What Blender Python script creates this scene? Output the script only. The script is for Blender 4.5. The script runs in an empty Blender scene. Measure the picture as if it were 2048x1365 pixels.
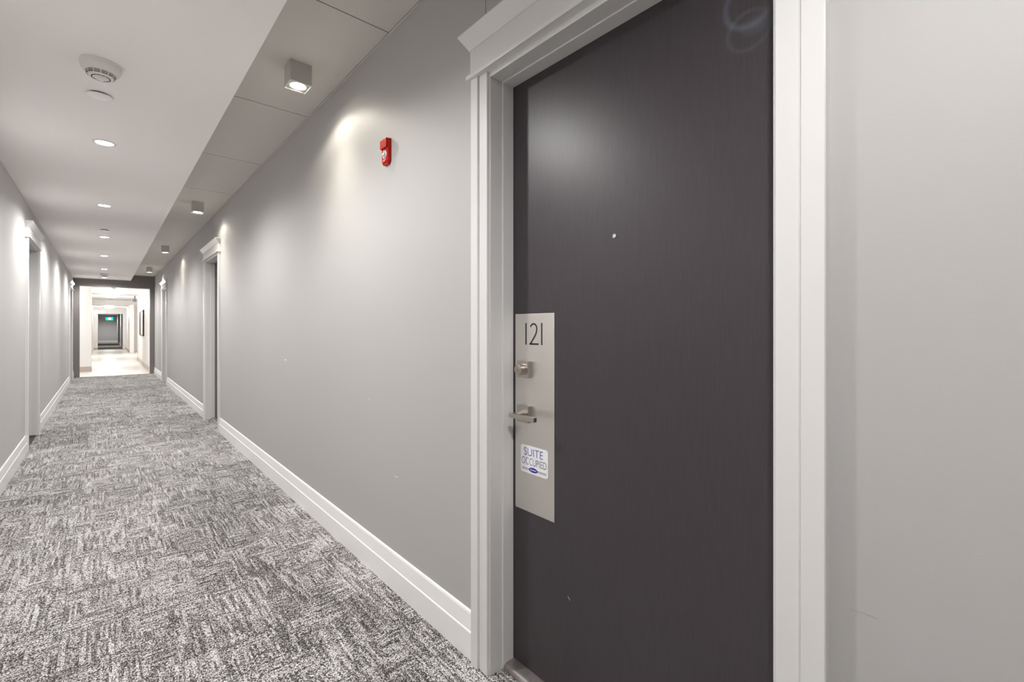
import bpy, bmesh, math, random
from mathutils import Vector, Matrix
random.seed(7)
scene = bpy.context.scene
col = scene.collection
R = math.radians

# ------------------------------------------------------------------ camera, world, exposure
CAM_H = 1.19
FPX = 928.0                       # focal length in pixels of the 2048 px wide frame
cam_data = bpy.data.cameras.new('camera')
cam_data.sensor_width = 36.0
cam_data.lens = FPX * 36.0 / 2048.0
cam_data.shift_y = -25.0 / 2048.0
cam_data.clip_start = 0.02
cam_data.clip_end = 200.0
cam = bpy.data.objects.new('camera', cam_data)
cam.location = (0, 0, CAM_H)
cam.rotation_euler = (R(90), 0, R(-41.3))
col.objects.link(cam)
scene.camera = cam

world = bpy.data.worlds.new('world')
scene.world = world
world.use_nodes = True
world.node_tree.nodes['Background'].inputs[0].default_value = (0.75, 0.75, 0.75, 1)
world.node_tree.nodes['Background'].inputs[1].default_value = 0.3

scene.view_settings.view_transform = 'Standard'
scene.view_settings.look = 'None'
scene.view_settings.exposure = 1.13
scene.view_settings.gamma = 1.0
scene.view_settings.use_curve_mapping = False
scene.cycles.max_bounces = 6
scene.cycles.diffuse_bounces = 5
scene.cycles.glossy_bounces = 4
scene.cycles.sample_clamp_indirect = 6.0

# lamp strengths (every lamp is built further down, in its own fixture)
DOWN_W, DOWN_COL = 50.0, (1.0, 0.98, 0.975)
CUBE_W, CUBE_COL = 4.6, (1.0, 0.95, 0.82)
LOBBY_W = 24.0

# ------------------------------------------------------------------ dimensions
XR, XL = 1.0, -0.57               # the two corridor walls
ZC, ZR = 2.42, 2.56               # dropped ceiling, raised strip
XS = 0.514                        # edge of the dropped ceiling
Y0, YE = -4.2, 15.45              # corridor ends
WT = 0.16                         # wall thickness

# ------------------------------------------------------------------ materials
def new_mat(name):
    m = bpy.data.materials.new(name)
    m.use_nodes = True
    nt = m.node_tree
    return m, nt, nt.nodes, nt.links, nt.nodes['Principled BSDF']

def simple(name, colr, rough=0.5, metal=0.0, noise_scale=0, noise_amt=0.0, bump=0.0, bump_scale=400, emit=0, spec=None):
    m, nt, N, L, b = new_mat(name)
    b.inputs['Roughness'].default_value = rough
    b.inputs['Metallic'].default_value = metal
    if spec is not None:
        b.inputs['Specular IOR Level'].default_value = spec
    tc = N.new('ShaderNodeNewGeometry')
    if noise_scale:
        n = N.new('ShaderNodeTexNoise'); n.inputs['Scale'].default_value = noise_scale
        n.inputs['Detail'].default_value = 4
        L.new(tc.outputs['Position'], n.inputs['Vector'])
        r = N.new('ShaderNodeMix'); r.data_type = 'RGBA'
        r.inputs['A'].default_value = tuple(c * (1 - noise_amt) for c in colr) + (1,)
        r.inputs['B'].default_value = tuple(min(1, c * (1 + noise_amt)) for c in colr) + (1,)
        L.new(n.outputs['Fac'], r.inputs['Factor'])
        L.new(r.outputs['Result'], b.inputs['Base Color'])
    else:
        b.inputs['Base Color'].default_value = tuple(colr) + (1,)
    if bump:
        n2 = N.new('ShaderNodeTexNoise'); n2.inputs['Scale'].default_value = bump_scale
        L.new(tc.outputs['Position'], n2.inputs['Vector'])
        bp = N.new('ShaderNodeBump'); bp.inputs['Strength'].default_value = bump
        bp.inputs['Distance'].default_value = 0.001
        L.new(n2.outputs['Fac'], bp.inputs['Height'])
        L.new(bp.outputs['Normal'], b.inputs['Normal'])
    if emit:
        b.inputs['Emission Color'].default_value = tuple(colr) + (1,)
        b.inputs['Emission Strength'].default_value = emit
    return m

M = {}
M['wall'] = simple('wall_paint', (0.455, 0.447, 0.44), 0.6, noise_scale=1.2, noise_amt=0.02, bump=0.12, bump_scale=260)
M['wall_l'] = simple('left_wall_paint', (0.56, 0.55, 0.54), 0.6, noise_scale=1.2, noise_amt=0.02, bump=0.12, bump_scale=260)  # copy of the wall paint with a lighter base colour, for the left wall
M['end_wall'] = simple('end_wall_paint', (0.20, 0.185, 0.175), 0.5, noise_scale=2, noise_amt=0.03, bump=0.12, bump_scale=260)
M['lobby_wall'] = simple('lobby_wall_paint', (0.82, 0.80, 0.78), 0.5, noise_scale=1.5, noise_amt=0.02, bump=0.05)
M['ceiling'] = simple('ceiling_paint', (0.92, 0.885, 0.865), 0.7, noise_scale=1.0, noise_amt=0.015, bump=0.1, bump_scale=200)
M['panel'] = simple('ceiling_panel_paint', (0.65, 0.62, 0.585), 0.6, noise_scale=2.0, noise_amt=0.04, bump=0.08, bump_scale=200)
M['trim'] = simple('trim_gloss_white', (0.72, 0.715, 0.71), 0.28, noise_scale=3, noise_amt=0.015)
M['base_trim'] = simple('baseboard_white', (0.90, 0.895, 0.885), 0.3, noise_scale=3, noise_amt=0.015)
M['lobby_floor'] = simple('lobby_stone', (0.80, 0.77, 0.73), 0.25, noise_scale=3, noise_amt=0.05)
M['lobby_base'] = simple('lobby_base_beige', (0.50, 0.43, 0.37), 0.4, noise_scale=8, noise_amt=0.04)
M['steel'] = None
M['dark_joint'] = simple('joint_shadow_gap', (0.05, 0.045, 0.04), 0.8, noise_scale=20, noise_amt=0.1)
M['cube_metal'] = simple('cube_light_silver', (0.50, 0.50, 0.47), 0.4, metal=0.1, noise_scale=40, noise_amt=0.05)
M['white_plastic'] = simple('white_plastic', (0.75, 0.74, 0.70), 0.4, noise_scale=20, noise_amt=0.02)
M['white_disc'] = simple('white_enamel', (0.93, 0.92, 0.90), 0.35, noise_scale=20, noise_amt=0.01)
M['slot'] = simple('vent_slot_black', (0.02, 0.02, 0.02), 0.8, noise_scale=50, noise_amt=0.1)
M['red'] = simple('alarm_red', (0.50, 0.014, 0.006), 0.4, noise_scale=20, noise_amt=0.05, spec=0.25)
M['chrome'] = simple('reflector_chrome', (0.8, 0.8, 0.8), 0.12, metal=1.0, noise_scale=60, noise_amt=0.05)
M['nickel'] = simple('satin_nickel', (0.52, 0.49, 0.45), 0.3, metal=1.0, noise_scale=60, noise_amt=0.04)
M['digit'] = simple('digit_black', (0.015, 0.012, 0.012), 0.4, noise_scale=50, noise_amt=0.1)
M['sticker'] = simple('sticker_white', (0.85, 0.85, 0.88), 0.35, noise_scale=30, noise_amt=0.01)
M['ink_blue'] = simple('ink_royal_blue', (0.025, 0.02, 0.32), 0.4, noise_scale=50, noise_amt=0.05)
M['ink_navy'] = simple('ink_navy', (0.03, 0.03, 0.10), 0.4, noise_scale=50, noise_amt=0.05)
M['ink_grey'] = simple('ink_grey', (0.50, 0.50, 0.50), 0.4, noise_scale=50, noise_amt=0.05)
M['frame_black'] = simple('picture_frame_black', (0.03, 0.022, 0.016), 0.3, noise_scale=20, noise_amt=0.1)
M['art'] = simple('picture_print', (0.72, 0.68, 0.60), 0.4, noise_scale=4, noise_amt=0.2)
M['orange_glint'] = simple('orange_reflection_metal', (0.62, 0.36, 0.22), 0.3, metal=1.0, noise_scale=60, noise_amt=0.05)
M['down_lens'] = simple('downlight_lens', DOWN_COL, 0.4, emit=14)
M['cube_lens'] = simple('cube_light_lens', CUBE_COL, 0.4, emit=40)
M['lobby_lens'] = simple('lobby_lamp_lens', (1, 0.98, 0.95), 0.4, emit=6)
M['exit_green'] = simple('exit_sign_green', (0.0, 0.55, 0.33), 0.4, emit=1.6)
M['exit_white'] = simple('exit_sign_white', (0.85, 1.0, 0.93), 0.4, emit=2.0)
M['grey_box'] = simple('grey_plastic', (0.25, 0.25, 0.25), 0.5, noise_scale=30, noise_amt=0.05)

# brushed steel
m, nt, N, L, b = new_mat('brushed_steel')
g = N.new('ShaderNodeNewGeometry')
mp = N.new('ShaderNodeMapping'); mp.inputs['Scale'].default_value = (6, 6, 900)
mp2 = N.new('ShaderNodeMapping'); mp2.inputs['Scale'].default_value = (9, 9, 4)
L.new(g.outputs['Position'], mp.inputs['Vector']); L.new(g.outputs['Position'], mp2.inputs['Vector'])
n1 = N.new('ShaderNodeTexNoise'); n1.inputs['Scale'].default_value = 1; L.new(mp.outputs['Vector'], n1.inputs['Vector'])
n2 = N.new('ShaderNodeTexNoise'); n2.inputs['Scale'].default_value = 1; n2.inputs['Detail'].default_value = 3; L.new(mp2.outputs['Vector'], n2.inputs['Vector'])
rr = N.new('ShaderNodeMapRange'); rr.inputs['To Min'].default_value = 0.28; rr.inputs['To Max'].default_value = 0.5
L.new(n2.outputs['Fac'], rr.inputs['Value']); L.new(rr.outputs['Result'], b.inputs['Roughness'])
bp = N.new('ShaderNodeBump'); bp.inputs['Strength'].default_value = 0.12; bp.inputs['Distance'].default_value = 0.0005
L.new(n1.outputs['Fac'], bp.inputs['Height']); L.new(bp.outputs['Normal'], b.inputs['Normal'])
b.inputs['Metallic'].default_value = 1.0
b.inputs['Base Color'].default_value = (0.78, 0.755, 0.72, 1)
M['steel'] = m

# dark stained door leaf with vertical grain, and smudges near the upper right corner
m, nt, N, L, b = new_mat('door_dark_grain')
g = N.new('ShaderNodeNewGeometry')
mp = N.new('ShaderNodeMapping'); mp.inputs['Scale'].default_value = (260, 260, 14)
L.new(g.outputs['Position'], mp.inputs['Vector'])
n1 = N.new('ShaderNodeTexNoise'); n1.inputs['Scale'].default_value = 1; n1.inputs['Detail'].default_value = 3
L.new(mp.outputs['Vector'], n1.inputs['Vector'])
mx = N.new('ShaderNodeMix'); mx.data_type = 'RGBA'
mx.inputs['A'].default_value = (0.040, 0.034, 0.038, 1); mx.inputs['B'].default_value = (0.062, 0.053, 0.058, 1)
L.new(n1.outputs['Fac'], mx.inputs['Factor'])
def dist_to(c, sc):
    s = N.new('ShaderNodeVectorMath'); s.operation = 'SUBTRACT'; s.inputs[1].default_value = c
    L.new(g.outputs['Position'], s.inputs[0])
    k = N.new('ShaderNodeVectorMath'); k.operation = 'MULTIPLY'; k.inputs[1].default_value = sc
    L.new(s.outputs[0], k.inputs[0])
    l = N.new('ShaderNodeVectorMath'); l.operation = 'LENGTH'; L.new(k.outputs[0], l.inputs[0])
    return l.outputs['Value']
def ramp(v, pts):
    r = N.new('ShaderNodeValToRGB'); e = r.color_ramp.elements
    e[0].position, e[0].color = pts[0][0], (pts[0][1],) * 3 + (1,)
    e[1].position, e[1].color = pts[1][0], (pts[1][1],) * 3 + (1,)
    for p, c in pts[2:]:
        x = e.new(p); x.color = (c,) * 3 + (1,)
    L.new(v, r.inputs['Fac']); return r.outputs['Color']
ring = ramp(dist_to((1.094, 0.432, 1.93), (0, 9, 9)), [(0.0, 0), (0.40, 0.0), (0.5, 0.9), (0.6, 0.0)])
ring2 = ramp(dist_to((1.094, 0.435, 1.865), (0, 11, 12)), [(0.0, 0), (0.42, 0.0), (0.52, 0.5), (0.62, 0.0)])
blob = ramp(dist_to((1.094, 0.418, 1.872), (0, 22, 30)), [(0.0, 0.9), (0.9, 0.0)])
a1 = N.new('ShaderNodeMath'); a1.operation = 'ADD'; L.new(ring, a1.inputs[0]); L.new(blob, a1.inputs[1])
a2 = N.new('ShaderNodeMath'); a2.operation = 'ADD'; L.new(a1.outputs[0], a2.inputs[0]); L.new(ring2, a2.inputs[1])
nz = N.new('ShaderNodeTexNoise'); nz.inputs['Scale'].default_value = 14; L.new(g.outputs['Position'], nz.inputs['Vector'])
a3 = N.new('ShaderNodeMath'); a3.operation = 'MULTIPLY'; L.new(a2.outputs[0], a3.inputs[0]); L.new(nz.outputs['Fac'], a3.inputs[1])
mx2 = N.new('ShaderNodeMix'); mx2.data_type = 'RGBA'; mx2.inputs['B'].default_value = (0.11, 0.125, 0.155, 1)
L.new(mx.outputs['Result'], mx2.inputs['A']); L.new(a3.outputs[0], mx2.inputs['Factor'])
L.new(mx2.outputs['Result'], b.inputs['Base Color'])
b.inputs['Roughness'].default_value = 0.37; b.inputs['Specular IOR Level'].default_value = 0.4
bp = N.new('ShaderNodeBump'); bp.inputs['Strength'].default_value = 0.35; bp.inputs['Distance'].default_value = 0.0006
L.new(n1.outputs['Fac'], bp.inputs['Height']); L.new(bp.outputs['Normal'], b.inputs['Normal'])
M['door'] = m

# worn threshold metal
m = simple('threshold_bronze', (0.32, 0.29, 0.28), 0.38, metal=0.6, noise_scale=25, noise_amt=0.5, bump=0.2, bump_scale=120)
M['threshold'] = m

# carpet tile: blocks of short ribs running one way or the other, loop speckle
m, nt, N, L, b = new_mat('carpet_tile_loop')
tc = N.new('ShaderNodeTexCoord'); oi = N.new('ShaderNodeObjectInfo')
off = N.new('ShaderNodeVectorMath'); off.operation = 'MULTIPLY_ADD'
off.inputs[1].default_value = (1, 1, 1)
cmb = N.new('ShaderNodeCombineXYZ')
mlt = N.new('ShaderNodeMath'); mlt.operation = 'MULTIPLY'; mlt.inputs[1].default_value = 37.0
L.new(oi.outputs['Random'], mlt.inputs[0]); L.new(mlt.outputs[0], cmb.inputs['Z'])
L.new(tc.outputs['Object'], off.inputs[0]); L.new(cmb.outputs[0], off.inputs[2])
P = off.outputs[0]
def nse(scale3, detail=2, rough=0.5):
    mp = N.new('ShaderNodeMapping'); mp.inputs['Scale'].default_value = scale3
    L.new(P, mp.inputs['Vector'])
    n = N.new('ShaderNodeTexNoise'); n.inputs['Scale'].default_value = 1
    n.inputs['Detail'].default_value = detail; n.inputs['Roughness'].default_value = rough
    L.new(mp.outputs['Vector'], n.inputs['Vector'])
    return n.outputs['Fac']
def cells(scale3):
    mp = N.new('ShaderNodeMapping'); mp.inputs['Scale'].default_value = scale3
    L.new(P, mp.inputs['Vector'])
    v = N.new('ShaderNodeTexVoronoi'); v.distance = 'CHEBYCHEV'; v.inputs['Scale'].default_value = 1
    v.inputs['Randomness'].default_value = 0.75
    L.new(mp.outputs['Vector'], v.inputs['Vector'])
    sp = N.new('ShaderNodeSeparateColor'); L.new(v.outputs['Color'], sp.inputs[0])
    return sp.outputs['Red'], sp.outputs['Green']
def dashes(rot, bw, rh, seed):
    mp = N.new('ShaderNodeMapping'); mp.inputs['Rotation'].default_value = (0, 0, rot); mp.inputs['Location'].default_value = (seed, seed * 1.7, 0)
    sv = N.new('ShaderNodeVectorMath'); sv.operation = 'MULTIPLY_ADD'; sv.inputs[1].default_value = (1, 1, 0)
    c2 = N.new('ShaderNodeCombineXYZ'); L.new(mlt.outputs[0], c2.inputs['X']); L.new(mlt.outputs[0], c2.inputs['Y'])
    L.new(tc.outputs['Object'], sv.inputs[0]); L.new(c2.outputs[0], sv.inputs[2])
    L.new(sv.outputs[0], mp.inputs['Vector'])
    k = N.new('ShaderNodeTexBrick'); k.inputs['Scale'].default_value = 1.0
    k.inputs['Brick Width'].default_value = bw; k.inputs['Row Height'].default_value = rh
    k.inputs['Mortar Size'].default_value = 0.0; k.offset = 0.37; k.offset_frequency = 3; k.squash = 1.6; k.squash_frequency = 5
    k.inputs['Color1'].default_value = (0, 0, 0, 1); k.inputs['Color2'].default_value = (1, 1, 1, 1)
    L.new(mp.outputs['Vector'], k.inputs['Vector'])
    sp = N.new('ShaderNodeSeparateColor'); L.new(k.outputs['Color'], sp.inputs[0])
    return sp.outputs['Red']
ribs_a = dashes(0.0, 0.10, 0.008, 3.1)
ribs_b = dashes(math.pi / 2, 0.12, 0.008, 5.3)
lp = nse((230, 230, 1), 2, 0.65)
sel, shade = cells((12, 8, 1))
th = N.new('ShaderNodeMath'); th.operation = 'GREATER_THAN'; th.inputs[1].default_value = 0.42; L.new(sel, th.inputs[0])
rib = N.new('ShaderNodeMix'); L.new(th.outputs[0], rib.inputs['Factor']); L.new(ribs_a, rib.inputs['A']); L.new(ribs_b, rib.inputs['B'])
vl = N.new('ShaderNodeTexVoronoi'); vl.inputs['Scale'].default_value = 190; L.new(P, vl.inputs['Vector'])
def lin(v, k, c):
    n = N.new('ShaderNodeMath'); n.operation = 'MULTIPLY_ADD'; n.inputs[1].default_value = k; n.inputs[2].default_value = c
    L.new(v, n.inputs[0]); return n.outputs[0]
def addv(x, y):
    n = N.new('ShaderNodeMath'); n.operation = 'ADD'; L.new(x, n.inputs[0]); L.new(y, n.inputs[1]); return n.outputs[0]
s = addv(lin(rib.outputs['Result'], 0.36, -0.18), lin(lp, 1.75, -0.875))
s = addv(s, lin(vl.outputs['Distance'], -1.0, 0.45))
s = addv(s, lin(shade, 0.07, -0.035))
s = addv(s, lin(oi.outputs['Random'], 0.12, -0.06))
big = nse((3.5, 3.5, 1), 2)
s = addv(s, lin(big, 0.3, -0.15))
s = lin(s, 1.08, 0.55)
cr = N.new('ShaderNodeValToRGB'); e = cr.color_ramp.elements
e[0].position = 0.12; e[0].color = (0.045, 0.041, 0.038, 1)
e[1].position = 0.88; e[1].color = (0.80, 0.785, 0.775, 1)
x = e.new(0.42); x.color = (0.20, 0.188, 0.178, 1)
x = e.new(0.62); x.color = (0.43, 0.415, 0.405, 1)
L.new(s, cr.inputs['Fac']); L.new(cr.outputs['Color'], b.inputs['Base Color'])
b.inputs['Roughness'].default_value = 0.95; b.inputs['Specular IOR Level'].default_value = 0.1
bp = N.new('ShaderNodeBump'); bp.inputs['Strength'].default_value = 0.6; bp.inputs['Distance'].default_value = 0.003
L.new(s, bp.inputs['Height']); L.new(bp.outputs['Normal'], b.inputs['Normal'])
M['carpet'] = m
M['carpet_plain'] = simple('carpet_far_loop', (0.20, 0.18, 0.165), 0.95, noise_scale=60, noise_amt=0.5)

# ------------------------------------------------------------------ mesh helpers
WORLD = {}                        # world origin of each object
def box(bm, x0, x1, y0, y1, z0, z1, bevel=0.0):
    x0, x1 = min(x0, x1), max(x0, x1); y0, y1 = min(y0, y1), max(y0, y1); z0, z1 = min(z0, z1), max(z0, z1)
    v = [bm.verts.new(p) for p in ((x0, y0, z0), (x1, y0, z0), (x1, y1, z0), (x0, y1, z0), (x0, y0, z1), (x1, y0, z1), (x1, y1, z1), (x0, y1, z1))]
    f = [bm.faces.new([v[i] for i in q]) for q in ((3, 2, 1, 0), (4, 5, 6, 7), (0, 1, 5, 4), (1, 2, 6, 5), (2, 3, 7, 6), (3, 0, 4, 7))]
    if bevel:
        es = list({e for q in f for e in q.edges})
        bmesh.ops.bevel(bm, geom=es, offset=bevel, segments=2, affect='EDGES', profile=0.7)
    return bm

def loops(bm, rings, cap=True, closed=True):
    vs = [[bm.verts.new(p) for p in r] for r in rings]
    n = len(vs[0])
    for a, c in zip(vs, vs[1:]):
        for i in range(n if closed else n - 1):
            j = (i + 1) % n
            bm.faces.new((a[i], a[j], c[j], c[i]))
    if cap:
        bm.faces.new(list(reversed(vs[0]))); bm.faces.new(vs[-1])
    return bm

def lathe(bm, prof, cx, cy, n=40, axis='z', cap=True, base=0.0):
    """prof: (radius, height) pairs; axis z: height is z; axis x: height is x around (cy->y, base->z)"""
    rings = []
    for r, h in prof:
        rr = max(r, 1e-5)
        if axis == 'z':
            rings.append([(cx + rr * math.cos(2 * math.pi * i / n), cy + rr * math.sin(2 * math.pi * i / n), h) for i in range(n)])
        else:
            rings.append([(h, cy + rr * math.cos(2 * math.pi * i / n), base + rr * math.sin(2 * math.pi * i / n)) for i in range(n)])
    return loops(bm, rings, cap)

def mesh_obj(name, bm, mat, parent=None, origin=None, smooth=False):
    bmesh.ops.remove_doubles(bm, verts=bm.verts, dist=1e-6)
    bmesh.ops.recalc_face_normals(bm, faces=bm.faces)
    if origin is None:
        xs = [v.co.x for v in bm.verts]; ys = [v.co.y for v in bm.verts]; zs = [v.co.z for v in bm.verts]
        origin = Vector(((min(xs) + max(xs)) / 2, (min(ys) + max(ys)) / 2, min(zs)))
    origin = Vector(origin)
    bmesh.ops.translate(bm, verts=bm.verts, vec=-origin)
    me = bpy.data.meshes.new(name)
    bm.to_mesh(me); bm.free()
    if smooth:
        me.polygons.foreach_set('use_smooth', [True] * len(me.polygons))
        try:
            me.set_sharp_from_angle(angle=R(35))
        except Exception:
            pass
    if mat is not None:
        me.materials.append(mat)
    o = bpy.data.objects.new(name, me)
    col.objects.link(o)
    WORLD[o] = origin
    if parent is not None:
        o.parent = parent
        o.location = origin - WORLD[parent]
    else:
        o.location = origin
    return o

def empty(name, loc):
    o = bpy.data.objects.new(name, None)
    o.empty_display_size = 0.1
    o.location = loc; col.objects.link(o); WORLD[o] = Vector(loc)
    return o

def tag(o, label=None, cat=None, group=None, kind=None):
    if label: o['label'] = label
    if cat: o['category'] = cat
    if group: o['group'] = group
    if kind: o['kind'] = kind
    return o

def struct(o, label, cat):
    return tag(o, label, cat, None, 'structure')

def copy_tree(o, parent=None):
    c = o.copy(); col.objects.link(c); c.parent = parent
    if parent is not None:
        c.matrix_parent_inverse = Matrix()
    for ch in list(o.children):
        copy_tree(ch, c)
    return c

def bx(name, mat, parent, *a, bevel=0.0):
    return mesh_obj(name, box(bmesh.new(), *a, bevel=bevel), mat, parent)

# ------------------------------------------------------------------ doors: positions along the walls
OPEN_W = 0.8935                    # clear width between the jambs
JT = 0.030                         # jamb thickness
HEAD = 2.052                       # underside of head jamb
D_R = [0.348, 6.29, 12.26]         # near jamb face of the right-hand doors
D_L = [6.50, 13.75]
def openings(lst):
    return [(a - JT, a + OPEN_W + JT) for a in lst]

def wall_with_openings(name, x0, x1, y0, y1, ops, ztop, mat):
    bm = bmesh.new(); y = y0
    for a, c in ops:
        box(bm, x0, x1, y, a, 0, ztop)
        box(bm, x0, x1, a, c, HEAD + JT, ztop)
        y = c
    box(bm, x0, x1, y, y1, 0, ztop)
    return mesh_obj(name, bm, mat)

# ------------------------------------------------------------------ room shell
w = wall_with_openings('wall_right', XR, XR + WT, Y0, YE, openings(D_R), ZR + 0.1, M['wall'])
struct(w, 'long grey painted corridor wall carrying the suite 121 door', 'wall')
seam = bx('wall_seam', M['dark_joint'], w, XR - 0.0006, XR + 0.001, 1.276, 1.2775, 2.2, ZR)
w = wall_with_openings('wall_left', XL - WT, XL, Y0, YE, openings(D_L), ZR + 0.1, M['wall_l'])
struct(w, 'pale grey corridor wall along the left edge of the picture', 'wall')
w = bx('wall_back', M['end_wall'], None, XL - WT, XR + WT, Y0 - 0.12, Y0, 0, ZR + 0.1)
struct(w, 'dark grey wall closing the corridor behind the viewer', 'wall')
# end wall with the wide opening into the lobby
OX0, OX1, OZ = -0.455, 0.90, 2.235
bm = bmesh.new()
box(bm, XL - WT, OX0, YE, YE + 0.14, 0, ZR + 0.1); box(bm, OX1, XR + WT, YE, YE + 0.14, 0, ZR + 0.1)
box(bm, OX0, OX1, YE, YE + 0.14, OZ, ZR + 0.1)
w = mesh_obj('wall_end', bm, M['end_wall'])
struct(w, 'dark grey end wall framing the opening into the bright lobby', 'wall')

# ceiling: dropped slab plus raised strip of panels
ceil = empty('ceiling', (0, 6, ZC))
struct(ceil, 'white dropped corridor ceiling with a raised panelled strip beside it', 'ceiling')
bx('dropped_slab', M['ceiling'], ceil, XL, XS, Y0, YE, ZC, ZR + 0.1)
bx('strip_backing', M['dark_joint'], ceil, XS, XR, Y0, YE, ZR + 0.012, ZR + 0.1)
joints = [Y0, -2.66, -1.5, -0.33, 0.83, 1.99, 3.13, 4.30, 5.45, 9.02, 12.6, YE]
for a, c in zip(joints, joints[1:]):
    bx('ceiling_panel', M['panel'], ceil, XS, XR - 0.012, a + 0.0035, c - 0.0035, ZR, ZR + 0.012, bevel=0.0012)
bx('edge_channel', M['panel'], ceil, XR - 0.009, XR, Y0, YE, ZR + 0.002, ZR + 0.012)

# floor: screed with carpet tiles
floor = mesh_obj('floor', box(bmesh.new(), XL - WT, XR + WT, Y0 - 0.1, YE + 0.07, -0.1, -0.006), M['dark_joint'])
struct(floor, 'grey corridor floor laid with textured loop carpet tiles', 'floor')
TS = 0.45
xs = [XL, -0.127, 0.323, 0.773, XR + 0.099]
tile_mesh = {}
k = 0
ny = int(math.ceil((YE + 0.07 - (-1.37)) / TS))
yt0 = YE + 0.07 - ny * TS
for j in range(ny):
    for i in range(4):
        wx = xs[i + 1] - xs[i]
        key = round(wx, 3)
        cx, cy = (xs[i] + xs[i + 1]) / 2, yt0 + (j + 0.5) * TS
        if key not in tile_mesh:
            bm = bmesh.new(); box(bm, -wx / 2 + 0.0004, wx / 2 - 0.0004, -TS / 2 + 0.0004, TS / 2 - 0.0004, -0.006, 0)
            es = [e for e in bm.edges if all(v.co.z > -0.001 for v in e.verts)]
            bmesh.ops.bevel(bm, geom=es, offset=0.0015, segments=1, affect='EDGES')
            me = bpy.data.meshes.new('carpet_tile'); bm.to_mesh(me); bm.free(); me.materials.append(M['carpet'])
            tile_mesh[key] = me
        o = bpy.data.objects.new('carpet_tile', tile_mesh[key]); col.objects.link(o)
        o.parent = floor; o.location = Vector((cx, cy, 0)) - WORLD[floor]
        if abs(wx - TS) < 1e-3 and (i + j) % 2:
            o.rotation_euler.z = R(180)
        elif j % 2:
            o.rotation_euler.z = R(180)
f2 = bx('carpet_strip', M['carpet_plain'], floor, XL, XR, Y0, yt0, -0.006, 0)

# baseboards
BB = [(0, 0), (0.016, 0), (0.016, 0.097), (0.0145, 0.1), (0.0125, 0.1015), (0.008, 0.158), (0.0055, 0.165), (0.002, 0.1675), (0, 0.1675)]
CW = 0.0865                        # casing width
RV = 0.006                         # casing reveal from jamb face
def side(X, sgn):                  # sgn +1: wall to the right; returns mapping depth (into the room positive) -> x
    return lambda d: X - sgn * d
def baseboard(name, label, fx, y0, y1):
    bm = bmesh.new()
    loops(bm, [[(fx(d), y, z) for d, z in BB] for y in (y0, y1)])
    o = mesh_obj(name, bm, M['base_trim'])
    struct(o, label, 'baseboard')
def runs(lst, y0, y1):
    out = []; y = y0
    for a in lst:
        out.append((y, a - RV - CW)); y = a + OPEN_W + RV + CW
    out.append((y, y1)); return out
fr, fl = side(XR, 1), side(XL, -1)
lab = ['white moulded baseboard on the bare wall right of the suite 121 door', 'white moulded baseboard running from suite 121 to the next door',
       'white moulded baseboard between the second and third right-hand doors', 'short white baseboard beyond the farthest right-hand door']
for (a, c), t in zip(runs(D_R, Y0, YE), lab): baseboard('baseboard_right', t, fr, a, c)
lab = ['white moulded baseboard at the left edge before the first left-hand door', 'white moulded baseboard between the two left-hand doors', 'short white baseboard beyond the farther left-hand door']
for (a, c), t in zip(runs(D_L, Y0, YE), lab): baseboard('baseboard_left', t, fl, a, c)

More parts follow.
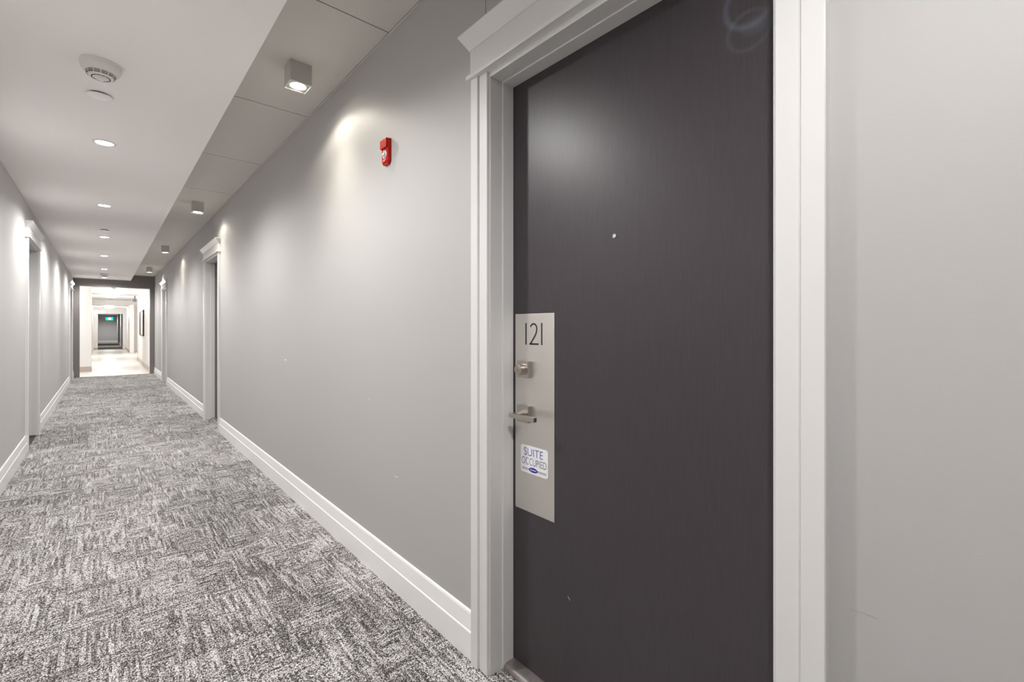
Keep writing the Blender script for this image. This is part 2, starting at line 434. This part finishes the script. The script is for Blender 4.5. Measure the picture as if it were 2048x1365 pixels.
# ------------------------------------------------------------------ door sets
CPROF = [(0, 0), (0, 0.0165), (0.0015, 0.018), (0.0415, 0.018), (0.043, 0.0155), (0.0455, 0.0155), (0.0465, 0.0225), (0.048, 0.024),
         (CW - 0.002, 0.024), (CW, 0.022), (CW, 0)]
STOP_D, LEAF_D = 0.046, 0.094
def door_set(name, label, fx, a0, main=False):
    a1 = a0 + OPEN_W
    root = empty(name, (fx(-0.05), (a0 + a1) / 2, 0))
    struct(root, label, 'door')
    X = lambda d: fx(-d)           # d: depth into the wall
    # casings
    top = HEAD + 0.020
    for s, e in ((-1, a0 - RV), (1, a1 + RV)):
        bm = bmesh.new()
        loops(bm, [[(fx(t), e + s * q, z) for q, t in CPROF] for z in (0.0, top)])
        mesh_obj('casing', bm, M['trim'], root)
    o0, o1 = a0 - RV - CW, a1 + RV + CW
    bx('head_bead', M['trim'], root, fx(0), fx(0.036), o0 - 0.013, o1 + 0.013, top - 0.002, top + 0.013, bevel=0.002)
    bx('head_frieze', M['trim'], root, fx(0), fx(0.025), o0, o1, top + 0.013, top + 0.102)
    bm = bmesh.new()
    def rect(e, z): return [(fx(0), o0 - e, z), (fx(0.025 + e), o0 - e, z), (fx(0.025 + e), o1 + e, z), (fx(0), o1 + e, z)]
    loops(bm, [rect(0.003, top + 0.100), rect(0.0045, top + 0.104), rect(0.031, top + 0.146), rect(0.033, top + 0.149), rect(0.033, top + 0.153), rect(0.028, top + 0.155)])
    mesh_obj('head_crown', bm, M['trim'], root)
    # frame: jamb with raised stop, both sides and head
    jd0 = -0.008                   # jamb edge stands just proud of the wall
    for s, e in ((-1, a0), (1, a1)):
        bm = bmesh.new()
        prof = [(e + s * JT, jd0), (e + s * 0.0008, jd0), (e, jd0 + 0.001), (e, STOP_D - 0.001), (e - s * 0.004, STOP_D), (e - s * 0.0045, STOP_D + 0.001), (e - s * 0.0045, LEAF_D - 0.001), (e + s * 0.002, LEAF_D), (e + s * 0.002, 0.15), (e + s * JT, 0.15)]
        loops(bm, [[(X(d), y, z) for y, d in prof] for z in (0.0, HEAD + JT)])
        mesh_obj('jamb', bm, M['trim'], root)
    bm = bmesh.new()
    prof = [(HEAD + JT, jd0), (HEAD, jd0), (HEAD, STOP_D - 0.001), (HEAD - 0.004, STOP_D), (HEAD - 0.0045, LEAF_D), (HEAD + 0.002, LEAF_D), (HEAD + 0.002, 0.15), (HEAD + JT, 0.15)]
    loops(bm, [[(X(d), y, z) for z, d in prof] for y in (a0, a1)])
    mesh_obj('head_jamb', bm, M['trim'], root)
    # threshold with rounded nose
    bm = bmesh.new()
    prof = [(0.046, 0.0)] + [(0.046 + 0.018 * (1 - math.cos(t)), 0.018 * math.sin(t)) for t in [i * math.pi / 12 for i in range(1, 7)]] + [(0.15, 0.018), (0.15, 0)]
    loops(bm, [[(X(d), y, z) for d, z in prof] for y in (a0 - 0.0005 + 0.0, a1)])
    mesh_obj('threshold', bm, M['threshold'], root, smooth=True)
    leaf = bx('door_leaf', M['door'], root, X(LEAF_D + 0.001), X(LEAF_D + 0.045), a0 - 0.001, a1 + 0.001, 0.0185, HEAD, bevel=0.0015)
    return root, leaf

d1, leaf1 = door_set('door_1', 'dark charcoal suite 121 door in a white frame with steel lock plate', fr, D_R[0], True)
door_set('door_2', 'recessed door second along the right wall, left of the red strobe', fr, D_R[1])
door_set('door_3', 'farthest door on the right wall, nearest the lobby opening', fr, D_R[2])
door_set('door_4', 'nearer recessed door on the left wall with white crown header', fl, D_L[0])
door_set('door_5', 'farther door on the left wall beside the lobby opening', fl, D_L[1])

# ---- hardware of the suite 121 door (facing -x)
XD = XR + LEAF_D + 0.001
plate = mesh_obj('lock_plate', box(bmesh.new(), XD - 0.0016, XD, 1.037, 1.2262, 0.561, 1.241, bevel=0.0006), M['steel'], d1)
tag(plate, 'brushed steel lock plate numbered 121')
XP = XD - 0.0016
def poly_on_door(name, polys, mat, parent, x, t=0.0006):
    bm = bmesh.new()
    for pl in polys:
        loops(bm, [[(x, y, z) for y, z in pl], [(x - t, y, z) for y, z in pl]])
    return mesh_obj(name, bm, mat, parent)
def bar(yc, w, z0, z1): return [(yc + w / 2, z0), (yc - w / 2, z0), (yc - w / 2, z1), (yc + w / 2, z1)]
ZB, ZT = 1.1345, 1.2085
SW = 0.0055
poly_on_door('digit_one', [bar(1.1710, SW, ZB, ZT)], M['digit'], plate, XP)
poly_on_door('digit_one', [bar(1.0945, SW, ZB, ZT)], M['digit'], plate, XP)
# digit two: one stroke polygon (x to the right means -y)
def stroke(pts, wd):
    L_, R_ = [], []
    for i, p in enumerate(pts):
        a = Vector(pts[max(0, i - 1)]); c = Vector(pts[min(len(pts) - 1, i + 1)])
        t = (c - a).normalized(); n = Vector((-t.y, t.x)) * wd / 2
        L_.append(Vector(p) + n); R_.append(Vector(p) - n)
    return [[tuple(L_[i]), tuple(L_[i + 1]), tuple(R_[i + 1]), tuple(R_[i])] for i in range(len(pts) - 1)]
cx2, r2 = 1.1335, 0.0155
zc2 = ZT - SW / 2 - 0.0165
pts = [(cx2 + r2 * math.cos(t), zc2 + 0.0165 * math.sin(t)) for t in [R(20 + 8 * i) for i in range(21)]]
pts += [(cx2 - r2 + 0.0006, zc2 - 0.006), (cx2 - r2 + 0.003, zc2 - 0.014), (cx2 - r2 + 0.007, zc2 - 0.022), (cx2 + 0.0155, ZB + 0.003)]
poly_on_door('digit_two', stroke(pts, SW) + [[(1.1535, ZB), (1.1095, ZB), (1.1095, ZB + SW), (1.1535, ZB + SW)]], M['digit'], plate, XP)

# deadbolt: square rose, round key cylinder
db = mesh_obj('deadbolt', box(bmesh.new(), XP - 0.016, XP, 1.1445, 1.2005, 1.0215, 1.0785, bevel=0.001), M['nickel'], d1)
bm = bmesh.new(); xb = XP - 0.016
lathe(bm, [(0.0185, xb), (0.0185, xb - 0.019), (0.0175, xb - 0.0215), (0.0165, xb - 0.022)], 0, 1.1725, 40, 'x', base=1.050)
cyl = mesh_obj('key_cylinder', bm, M['nickel'], db, smooth=True)
bm = bmesh.new(); xc = xb - 0.022
n = 40
ro, ri = 0.0128, 0.0105
loops(bm, [[(x, 1.1725 + r * math.cos(2 * math.pi * i / n), 1.050 + r * math.sin(2 * math.pi * i / n)) for i in range(n)] for r, x in ((ro, xc + 0.0005), (ro, xc - 0.0006), (ri, xc - 0.0006), (ri, xc + 0.0005))], cap=False)
mesh_obj('reflection_ring', bm, M['orange_glint'], db)  # orange reflections on the cylinder face, drawn as a tinted metal ring
bm = bmesh.new(); box(bm, xc - 0.0004, xc + 0.0004, 1.1715, 1.1735, 1.044, 1.054)
mesh_obj('key_slot', bm, M['slot'], db)
# lever
lv = mesh_obj('lever_handle', box(bmesh.new(), XP - 0.016, XP, 1.1445, 1.2005, 0.868, 0.925, bevel=0.001), M['nickel'], d1)
bm = bmesh.new(); zl = 0.8965
lathe(bm, [(0.0105, xb), (0.0105, xb - 0.016), (0.0085, xb - 0.017), (0.0085, xb - 0.042)], 0, 1.1755, 32, 'x', base=zl)
mesh_obj('lever_neck', bm, M['nickel'], lv, smooth=True)
bm = bmesh.new(); box(bm, xb - 0.050, xb - 0.036, 1.065, 1.187, zl - 0.0075, zl + 0.0075, bevel=0.0015)
mesh_obj('lever_bar', bm, M['nickel'], lv)
# peephole
bm = bmesh.new()
lathe(bm, [(0.0072, XD), (0.0072, XD - 0.002), (0.005, XD - 0.0032), (0.0042, XD - 0.0022), (0.0042, XD - 0.001)], 0, 0.803, 28, 'x', base=1.455, cap=False)
pe = mesh_obj('peephole', bm, M['chrome'], d1, smooth=True)
bm = bmesh.new(); lathe(bm, [(0.0043, XD), (0.0043, XD - 0.0012), (0.002, XD - 0.002)], 0, 0.803, 20, 'x', base=1.455)
mesh_obj('peephole_lens', bm, M['white_plastic'], pe, smooth=True)
# scratch on the leaf
poly_on_door('scratch', stroke([(0.9805, 0.3475), (0.977, 0.344), (0.974, 0.342), (0.9715, 0.338)], 0.0012), M['sticker'], leaf1, XD, 0.0003)

# small scuffs and paint chips on the corridor wall
wall_r = bpy.data.objects['wall_right']
M['scuff'] = simple('scuff_grey', (0.40, 0.385, 0.375), 0.6, noise_scale=80, noise_amt=0.1)
poly_on_door('paint_chip', stroke([(3.680, 0.961), (3.662, 0.958), (3.640, 0.961)], 0.007), M['sticker'], wall_r, XR, 0.0004)
poly_on_door('paint_chip', stroke([(1.9502, 0.5150), (1.937, 0.5135), (1.9213, 0.5160)], 0.0022), M['sticker'], wall_r, XR, 0.0004)
poly_on_door('scuff', stroke([(2.2300, 0.8390), (2.2262, 0.8345)], 0.0035), M['sticker'], wall_r, XR, 0.0003)
poly_on_door('scuff', stroke([(2.5400, 0.2880), (2.5370, 0.2815)], 0.004), M['scuff'], wall_r, XR, 0.0003)
poly_on_door('scuff', stroke([(0.2241, 0.6900), (0.2160, 0.6899), (0.2037, 0.6912), (0.1920, 0.6908), (0.1848, 0.6905)], 0.0016), M['scuff'], wall_r, XR, 0.0003)

# suite occupied sticker
def rrect(y0, y1, z0, z1, r, n=6):
    out = []
    for cy, cz, a0 in ((y1 - r, z1 - r, 0), (y0 + r, z1 - r, 90), (y0 + r, z0 + r, 180), (y1 - r, z0 + r, 270)):
        for i in range(n + 1):
            t = R(a0 + 90 * i / n); out.append((cy + r * math.cos(t), cz + r * math.sin(t)))
    return out
st = poly_on_door('sticker', [rrect(1.066, 1.1975, 0.694, 0.788, 0.009)], M['sticker'], d1, XP, 0.0005)
tag(st, 'white suite occupied sticker')
XT = XP - 0.0005
def text_on_door(name, s, mat, parent, y_left, y_right, z0, z1, x, t=0.0003, thin=0.0):
    cu = bpy.data.curves.new(name, 'FONT'); cu.body = s; cu.size = 1.0; cu.offset = -thin
    to = bpy.data.objects.new(name, cu); col.objects.link(to)
    bpy.context.view_layer.update()
    me = bpy.data.meshes.new_from_object(to.evaluated_get(bpy.context.evaluated_depsgraph_get()))
    bpy.data.objects.remove(to); bpy.data.curves.remove(cu)
    xs_ = [v.co.x for v in me.vertices]; ys_ = [v.co.y for v in me.vertices]
    ax, bx_, ay, by = min(xs_), max(xs_), min(ys_), max(ys_)
    bm = bmesh.new(); bm.from_mesh(me); bpy.data.meshes.remove(me)
    for v in bm.verts:
        u = (v.co.x - ax) / (bx_ - ax); q = (v.co.y - ay) / (by - ay)
        v.co = Vector((x - t, y_left + (y_right - y_left) * u, z0 + (z1 - z0) * q))
    o = mesh_obj(name, bm, mat, parent)
    return o
text_on_door('lettering_suite', 'SUITE', M['ink_blue'], st, 1.1805, 1.0885, 0.7535, 0.7795, XT, thin=0.012)
text_on_door('lettering_occupied', 'OCCUPIED', M['ink_navy'], st, 1.1920, 1.0725, 0.7225, 0.7465, XT, thin=0.014)
poly_on_door('grey_bar', [rrect(1.0725, 1.1905, 0.7035, 0.7115, 0.001, 2)], M['ink_grey'], st, XT, 0.0002)
poly_on_door('logo_oval', [[(1.1345 + 0.021 * math.cos(t), 0.708 + 0.0082 * math.sin(t)) for t in [2 * math.pi * i / 32 for i in range(32)]]], M['ink_blue'], st, XT, 0.0004)
wig = [(1.1345 + 0.0145 - 0.029 * i / 24, 0.708 + 0.0022 * math.sin(i * 1.9)) for i in range(25)]
poly_on_door('logo_script', stroke(wig, 0.0013), M['sticker'], st, XT - 0.0004, 0.0002)

# ------------------------------------------------------------------ ceiling fixtures
def add_spot(name, parent, loc, watts, colr, size, blend, radius):
    ld = bpy.data.lights.new(name, 'SPOT'); ld.energy = watts; ld.color = colr
    ld.spot_size = R(size); ld.spot_blend = blend; ld.shadow_soft_size = radius
    lo = bpy.data.objects.new(name, ld); col.objects.link(lo)
    lo.parent = parent; lo.location = Vector(loc) - WORLD[parent]
    return lo

def downlight():
    root = empty('recessed_downlight', (0, 0, ZC))
    bm = bmesh.new()
    lathe(bm, [(0.046, ZC), (0.062, ZC), (0.062, ZC - 0.002), (0.058, ZC - 0.004), (0.048, ZC - 0.0035), (0.046, ZC - 0.001)], 0, 0, 40, cap=False)
    mesh_obj('trim_ring', bm, M['white_plastic'], root, smooth=True)
    bm = bmesh.new(); lathe(bm, [(0.047, ZC), (0.047, ZC - 0.0018), (0.03, ZC - 0.0025)], 0, 0, 40)
    mesh_obj('lens', bm, M['down_lens'], root, smooth=True)
    add_spot('lamp', root, (0, 0, ZC - 0.012), DOWN_W, DOWN_COL, 164, 0.6, 0.045)
    return root
proto = downlight()
dl = [(4.09, 'nearest lit recessed downlight, large oval below the round cover plate'), (6.17, 'second lit recessed downlight along the white ceiling'),
      (8.3, 'third lit recessed downlight, just past the small far cover plate'), (10.45, 'fourth lit recessed downlight along the white ceiling'),
      (12.8, 'fifth lit recessed downlight, in front of the far smoke detector'), (14.9, 'last lit recessed downlight before the lobby opening'),
      (2.0, 'lit recessed downlight overhead, mirrored as a glow in the dark door'), (-0.1, 'lit recessed downlight directly above the viewer'),
      ]
for i, (y, t) in enumerate(dl):
    o = proto if i == 0 else copy_tree(proto)
    o.location = (0, y, ZC)
    tag(o, t, 'ceiling light', 'recessed downlights in the corridor ceiling')

def cube_light():
    root = empty('cube_downlight', (0, 0, ZR))
    h = 0.0525; z0 = ZR - 0.105; r = 0.039; n = 32
    bm = bmesh.new()
    # open-bottomed body: outer square, bottom lip, round recess
    sq = lambda z, e=0: [(-h + e, -h + e, z), (h - e, -h + e, z), (h - e, h - e, z), (-h + e, h - e, z)]
    loops(bm, [sq(ZR), sq(z0 + 0.001), sq(z0, 0.001)], cap=False)
    outer = []
    for i in range(n):
        a = 2 * math.pi * (i + 0.5) / n; c, s_ = math.cos(a), math.sin(a); k_ = (h - 0.001) / max(abs(c), abs(s_)); outer.append((c * k_, s_ * k_, z0))
    inner = [(r * math.cos(2 * math.pi * (i + 0.5) / n), r * math.sin(2 * math.pi * (i + 0.5) / n), z0) for i in range(n)]
    up = [(p[0] * 0.9, p[1] * 0.9, z0 + 0.012) for p in inner]
    loops(bm, [outer, inner, up], cap=False)
    mesh_obj('housing', bm, M['cube_metal'], root)
    bm = bmesh.new(); lathe(bm, [(r * 0.9, z0 + 0.012), (r * 0.9, z0 + 0.006), (r * 0.5, z0 + 0.001)], 0, 0, 32)
    mesh_obj('lens', bm, M['cube_lens'], root, smooth=True)
    bm = bmesh.new()
    gz0, gz1 = z0 - 0.004, z0
    loops(bm, [[(-h, -h, gz1), (h, -h, gz1), (h, h, gz1), (-h, h, gz1)], [(-h, -h, gz0), (h, -h, gz0), (h, h, gz0), (-h, h, gz0)],
               [(-h + .003, -h + .003, gz0), (h - .003, -h + .003, gz0), (h - .003, h - .003, gz0), (-h + .003, h - .003, gz0)],
               [(-h + .003, -h + .003, gz1), (h - .003, -h + .003, gz1), (h - .003, h - .003, gz1), (-h + .003, h - .003, gz1)]], cap=False)
    mesh_obj('bottom_rim', bm, M['white_plastic'], root)
    add_spot('lamp', root, (0, 0, z0 - 0.006), CUBE_W, CUBE_COL, 150, 0.3, 0.022)
    add_spot('beam_lamp', root, (0, 0, z0 - 0.006), CUBE_W * 1.9, CUBE_COL, 96, 0.9, 0.022)
    return root
proto = cube_light()
cl = [(2.557, 'nearest square silver cube downlight on the raised ceiling strip'), (6.05, 'second square cube downlight along the raised ceiling strip'),
      (9.6, 'third square cube downlight along the raised ceiling strip'), (13.2, 'farthest square cube downlight near the lobby opening'),
      (-1.0, 'square cube downlight behind the viewer')]
for i, (y, t) in enumerate(cl):
    o = proto if i == 0 else copy_tree(proto)
    o.location = (0.76, y, ZR)
    tag(o, t, 'ceiling light', 'cube downlights on the raised ceiling strip')

def smoke_detector(x, y, z, label, parts=True):
    root = empty('smoke_detector', (x, y, z))
    tag(root, label, 'smoke detector', 'ceiling smoke detectors')
    bm = bmesh.new(); lathe(bm, [(0.074, z), (0.075, z - 0.003), (0.075, z - 0.016), (0.073, z - 0.018), (0.070, z - 0.018)], x, y, 48)
    mesh_obj('base', bm, M['white_plastic'], root, smooth=True)
    bm = bmesh.new(); lathe(bm, [(0.0735, z - 0.0185), (0.072, z - 0.030), (0.064, z - 0.041), (0.054, z - 0.047), (0.049, z - 0.058), (0.043, z - 0.064), (0.022, z - 0.067), (0.016, z - 0.073), (0.008, z - 0.0745)], x, y, 48)
    mesh_obj('body', bm, M['white_plastic'], root, smooth=True)
    if parts:
        bm = bmesh.new()
        rows = [(0.0535, 0.0475), (0.0515, 0.0525), (0.0495, 0.0575), (0.034, 0.0655)]
        for q, (r, dz) in enumerate(rows):
            nseg = 12
            for i in range(nseg):
                t0, t1 = 2 * math.pi * (i + 0.08) / nseg, 2 * math.pi * (i + 0.92) / nseg
                hh = 0.0012
                A, B = [], []
                for k_ in range(4):
                    t = t0 + (t1 - t0) * k_ / 3
                    A.append((x + (r + 0.0008) * math.cos(t), y + (r + 0.0008) * math.sin(t), z - dz - hh))
                    B.append((x + (r + 0.0008) * math.cos(t), y + (r + 0.0008) * math.sin(t), z - dz + hh))
                ring = A + B[::-1]
                inn = [(x + (p[0] - x) * (r - 0.003) / (r + 0.0008), y + (p[1] - y) * (r - 0.003) / (r + 0.0008), p[2]) for p in ring]
                loops(bm, [ring, inn])
        o = mesh_obj('vent_slots', bm, M['slot'], root); o['kind'] = 'stuff'
    return root
smoke_detector(-0.012, 2.88, ZC, 'white round smoke detector with black vents, nearest on the ceiling')
smoke_detector(0.0, 13.85, ZC, 'small distant smoke detector between the last two corridor downlights')

def cover_plate(x, y, z, label):
    root = empty('sprinkler_cover', (x, y, z)); tag(root, label, 'cover plate', 'round sprinkler cover plates')
    bm = bmesh.new(); lathe(bm, [(0.038, z), (0.038, z - 0.008)], x, y, 32)
    mesh_obj('cup', bm, M['slot'], root, smooth=True)
    bm = bmesh.new(); lathe(bm, [(0.05, z - 0.008), (0.052, z - 0.009), (0.052, z - 0.010), (0.0505, z - 0.011)], x, y, 40)
    mesh_obj('disc', bm, M['white_disc'], root, smooth=True)
cover_plate(-0.02, 3.26, ZC, 'flat white round cover plate just beyond the near smoke detector')
cover_plate(0.0, 7.7, ZC, 'small flat white cover plate between second and third downlights')

# ------------------------------------------------------------------ red fire strobe on the right wall
root = empty('fire_alarm_strobe', (XR, 2.0175, 1.96)); tag(root, 'small red fire alarm strobe on the grey wall', 'fire alarm')
ya, yb = 1.985, 2.050
bm = bmesh.new()
yc = (ya + yb) / 2
def hull(d, e, zb):               # front outline with chamfered bottom corners
    return [(XR - d, ya + e, 2.072 - e), (XR - d, yb - e, 2.072 - e), (XR - d, yb - e, zb + 0.016), (XR - d, yb - 0.011, zb + e), (XR - d, ya + 0.011, zb + e), (XR - d, ya + e, zb + 0.016)]
loops(bm, [hull(0, 0, 1.956), hull(0.014, 0, 1.956), hull(0.018, 0.003, 1.958)])
mesh_obj('body', bm, M['red'], root)
bm = bmesh.new()
box(bm, XR - 0.027, XR - 0.012, ya + 0.001, yb - 0.001, 2.030, 2.0715, bevel=0.002)
mesh_obj('hood', bm, M['red'], root)
bm = bmesh.new()
lathe(bm, [(0.023, XR - 0.017), (0.023, XR - 0.020), (0.020, XR - 0.0215), (0.010, XR - 0.0185)], 0, yc, 8, 'x', base=2.003)
rf = mesh_obj('reflector', bm, M['chrome'], root)
bm = bmesh.new()
box(bm, XR - 0.026, XR - 0.018, yc - 0.012, yc + 0.012, 1.999, 2.007, bevel=0.002)
mesh_obj('flash_tube', bm, M['white_plastic'], rf)
bm = bmesh.new()
loops(bm, [[(XR - 0.017, ya + 0.012, 1.982), (XR - 0.017, yb - 0.012, 1.982), (XR - 0.017, yb - 0.016, 1.963), (XR - 0.017, ya + 0.016, 1.963)],
           [(XR - 0.019, ya + 0.014, 1.981), (XR - 0.019, yb - 0.014, 1.981), (XR - 0.024, yb - 0.018, 1.965), (XR - 0.024, ya + 0.018, 1.965)]])
mesh_obj('chin', bm, M['red'], root)

# ------------------------------------------------------------------ lobby beyond the opening
YL, YF = YE + 0.14, 35.0
o = mesh_obj('floor', box(bmesh.new(), -4.0, 4.5, YE + 0.07, YF, -0.1, 0.0), M['lobby_floor']); struct(o, 'bright polished pale floor of the lobby beyond the corridor', 'floor')
bm = bmesh.new()
box(bm, -4.0, 4.5, YL, 23.0, 2.44, 2.6); box(bm, -4.0, 4.5, 30.5, YF + 0.1, 2.36, 2.6)
o = mesh_obj('ceiling', bm, M['lobby_wall']); struct(o, 'white lobby ceiling seen through the opening', 'ceiling')
o = mesh_obj('ceiling', box(bmesh.new(), -4.0, 4.5, 23.0, 30.5, 2.62, 2.7), M['lobby_wall']); struct(o, 'raised brilliant white ceiling bay in the middle of the lobby', 'ceiling')
bm = bmesh.new(); box(bm, -4.0, -3.88, YL, YF, 0, 2.7)
o = mesh_obj('wall_left', bm, M['lobby_wall']); struct(o, 'far left white wall of the lobby', 'wall')
bm = bmesh.new(); box(bm, -1.6, -0.27, 17.3, 17.7, 0, 2.44)
pier = mesh_obj('wall_pier', bm, M['lobby_wall']); struct(pier, 'pale wall pier with beige base just inside the lobby', 'wall')
o = bx('baseboard_pier', M['lobby_base'], None, -1.6, -0.26, 17.285, 17.3, 0, 0.14); struct(o, 'beige base strip at the foot of the lobby pier', 'baseboard')
bm = bmesh.new(); box(bm, 0.935, 1.1, YL, 22.4, 0, 2.44); box(bm, 0.935, 1.1, 29.5, YF, 0, 2.36); box(bm, 1.1, 4.5, 22.3, 22.4, 0, 2.44); box(bm, 4.4, 4.5, 22.4, 30.6, 0, 2.62); box(bm, 1.1, 4.4, 30.5, 30.6, 0, 2.36)
o = mesh_obj('wall_right', bm, M['lobby_wall']); struct(o, 'white lobby wall carrying the dark framed picture', 'wall')
o = bx('baseboard_right', M['lobby_base'], None, 0.92, 0.935, YL, 22.4, 0, 0.14); struct(o, 'beige base strip along the right lobby wall', 'baseboard')
o = bx('baseboard_right', M['lobby_base'], None, 0.92, 0.935, 29.5, YF, 0, 0.12); struct(o, 'beige base strip by the far dim corridor', 'baseboard')
bm = bmesh.new(); box(bm, -0.55, -0.45, 18.5, YF, 0, 2.62)
o = mesh_obj('wall_left', bm, M['lobby_wall']); struct(o, 'white lobby wall receding behind the pier', 'wall')
bm = bmesh.new(); box(bm, -4.0, -0.28, YF, YF + 0.1, 0, 2.4); box(bm, 0.80, 4.5, YF, YF + 0.1, 0, 2.4); box(bm, -0.28, 0.80, YF, YF + 0.1, 2.03, 2.4)
o = mesh_obj('wall_end', bm, M['lobby_wall']); struct(o, 'white wall around the opening to the dim far corridor', 'wall')
o = bx('baseboard_end', M['lobby_base'], None, -0.45, -0.28, YF - 0.015, YF, 0, 0.1); struct(o, 'beige base strip left of the far dim opening', 'baseboard')
# far dim corridor
YX = 53.0
o = mesh_obj('floor', box(bmesh.new(), -0.6, 1.1, YF, YX, -0.1, 0.0), M['carpet_plain']); struct(o, 'dark carpet of the dim far corridor', 'floor')
bm = bmesh.new(); box(bm, -0.5, -0.4, YF + 0.1, YX, 0, 2.45); o = mesh_obj('wall_left', bm, M['wall']); struct(o, 'left wall of the dim far corridor', 'wall')
bm = bmesh.new(); box(bm, 0.82, 0.95, YF + 0.1, YX, 0, 2.45); o = mesh_obj('wall_right', bm, M['wall']); struct(o, 'right wall of the dim far corridor', 'wall')
o = mesh_obj('wall_end', box(bmesh.new(), -0.6, 1.1, YX, YX + 0.1, 0, 2.45), M['wall']); struct(o, 'grey wall ending the far corridor', 'wall')
o = mesh_obj('ceiling', box(bmesh.new(), -0.6, 1.1, YF + 0.1, YX, 2.36, 2.45), M['panel']); struct(o, 'dim ceiling of the far corridor', 'ceiling')
bm = bmesh.new(); box(bm, -0.4, 0.82, YX - 0.015, YX, 0, 0.15); o = mesh_obj('baseboard_end', bm, M['trim']); struct(o, 'white baseboard at the far end of the dim corridor', 'baseboard')
bm = bmesh.new(); box(bm, 0.805, 0.82, YF + 0.1, YX, 0, 0.15); o = mesh_obj('baseboard_right', bm, M['trim']); struct(o, 'white baseboard on the right of the dim far corridor', 'baseboard')

# framed picture on the right lobby wall
root = empty('framed_picture', (0.93, 19.4, 0.95)); tag(root, 'dark framed picture hanging on the bright lobby wall', 'picture')
for nm, a in (('frame_side', (18.5, 18.62, 0.95, 1.78)), ('frame_side', (20.2, 20.32, 0.95, 1.78)), ('frame_rail', (18.62, 20.2, 0.95, 0.99)), ('frame_rail', (18.62, 20.2, 1.74, 1.78))):
    bx(nm, M['frame_black'], root, 0.90, 0.935, a[0], a[1], a[2], a[3], bevel=0.003)
bx('print', M['art'], root, 0.925, 0.935, 18.62, 20.2, 0.99, 1.74)
# lobby lamps
def lobby_lamp(x, y, z, label, watts):
    root = empty('drum_ceiling_lamp', (x, y, z)); tag(root, label, 'ceiling lamp', 'drum lamps on the lobby ceiling')
    bm = bmesh.new(); lathe(bm, [(0.22, z), (0.22, z - 0.02), (0.20, z - 0.025)], x, y, 32); mesh_obj('base', bm, M['white_plastic'], root, smooth=True)
    bm = bmesh.new(); lathe(bm, [(0.19, z - 0.025), (0.19, z - 0.07), (0.17, z - 0.085)], x, y, 32); mesh_obj('shade', bm, M['lobby_lens'], root, smooth=True)
    ld = bpy.data.lights.new('lamp', 'POINT'); ld.energy = watts; ld.color = (1, 0.985, 0.96); ld.shadow_soft_size = 0.15
    lo = bpy.data.objects.new('lamp', ld); col.objects.link(lo); lo.parent = root; lo.location = (0, 0, -0.35)
lobby_lamp(-1.4, 16.5, 2.44, 'round lobby ceiling lamp out of sight left of the opening', LOBBY_W)
lobby_lamp(0.3, 20.5, 2.44, 'round lobby ceiling lamp nearest the corridor opening', LOBBY_W)
lobby_lamp(0.2, 26.6, 2.62, 'round lamp in the raised bay of the lobby ceiling', LOBBY_W * 1.6)
lobby_lamp(0.2, 33.0, 2.36, 'added round lobby lamp brightening the wall around the far opening', LOBBY_W * 0.6)  # lamp added to brighten the lobby end wall
lobby_lamp(2.6, 26.0, 2.62, 'round lamp in the side bay of the lobby', LOBBY_W)
smoke_detector(0.22, 18.2, 2.44, 'small smoke detector on the lobby ceiling', parts=False)
# exit sign in the far corridor and small emergency lights
root = empty('exit_sign', (0.3, 49.0, 2.36)); tag(root, 'green lit exit sign hanging in the dim far corridor', 'exit sign')
bx('stem', M['white_plastic'], root, 0.29, 0.31, 48.99, 49.01, 2.08, 2.36)
hs = bx('housing', M['exit_green'], root, 0.08, 0.52, 48.97, 49.03, 1.86, 2.08, bevel=0.005)
bx('pictogram', M['exit_white'], hs, 0.22, 0.40, 48.963, 48.972, 1.90, 2.04)
def emergency(x, y, z, label):
    root = empty('emergency_light', (x, y, z)); tag(root, label, 'emergency light', 'white emergency lights in the lobby')
    bx('case', M['white_plastic'], root, x - 0.09, x + 0.09, y - 0.04, y, z, z + 0.10, bevel=0.008)
    for s in (-1, 1):
        bm = bmesh.new(); lathe(bm, [(0.035, z - 0.03), (0.04, z - 0.015), (0.02, z)], x + s * 0.05, y - 0.03, 16)
        mesh_obj('lamp_head', bm, M['lobby_lens'], root, smooth=True)
emergency(-0.2, 34.95, 2.14, 'white emergency light high on the lobby end wall')

# small grey box fitting under the lobby ceiling
root = empty('grey_fixture', (0.9, 24.0, 2.3))
tag(root, 'small grey fixture under the lobby ceiling near the side bay', 'fixture')
bx('bracket', M['grey_box'], root, 0.86, 0.90, 23.0, 23.06, 2.30, 2.44)
bx('case', M['grey_box'], root, 0.80, 0.92, 22.9, 23.1, 2.22, 2.32, bevel=0.01)

# lamps of the dim far corridor
src = [o for o in bpy.data.objects if o.name.startswith('recessed_downlight')][0]
for y, t in ((41.0, 'tiny recessed downlight in the far corridor'), (50.8, 'tiny recessed downlight before the end wall of the far corridor')):
    o = copy_tree(src); o.location = (0.2, y, 2.36)
    for ch in o.children:
        if ch.type == 'LIGHT':
            ch.data = ch.data.copy(); ch.data.energy = 110.0
    tag(o, t, 'ceiling light', 'recessed downlights in the far corridor')
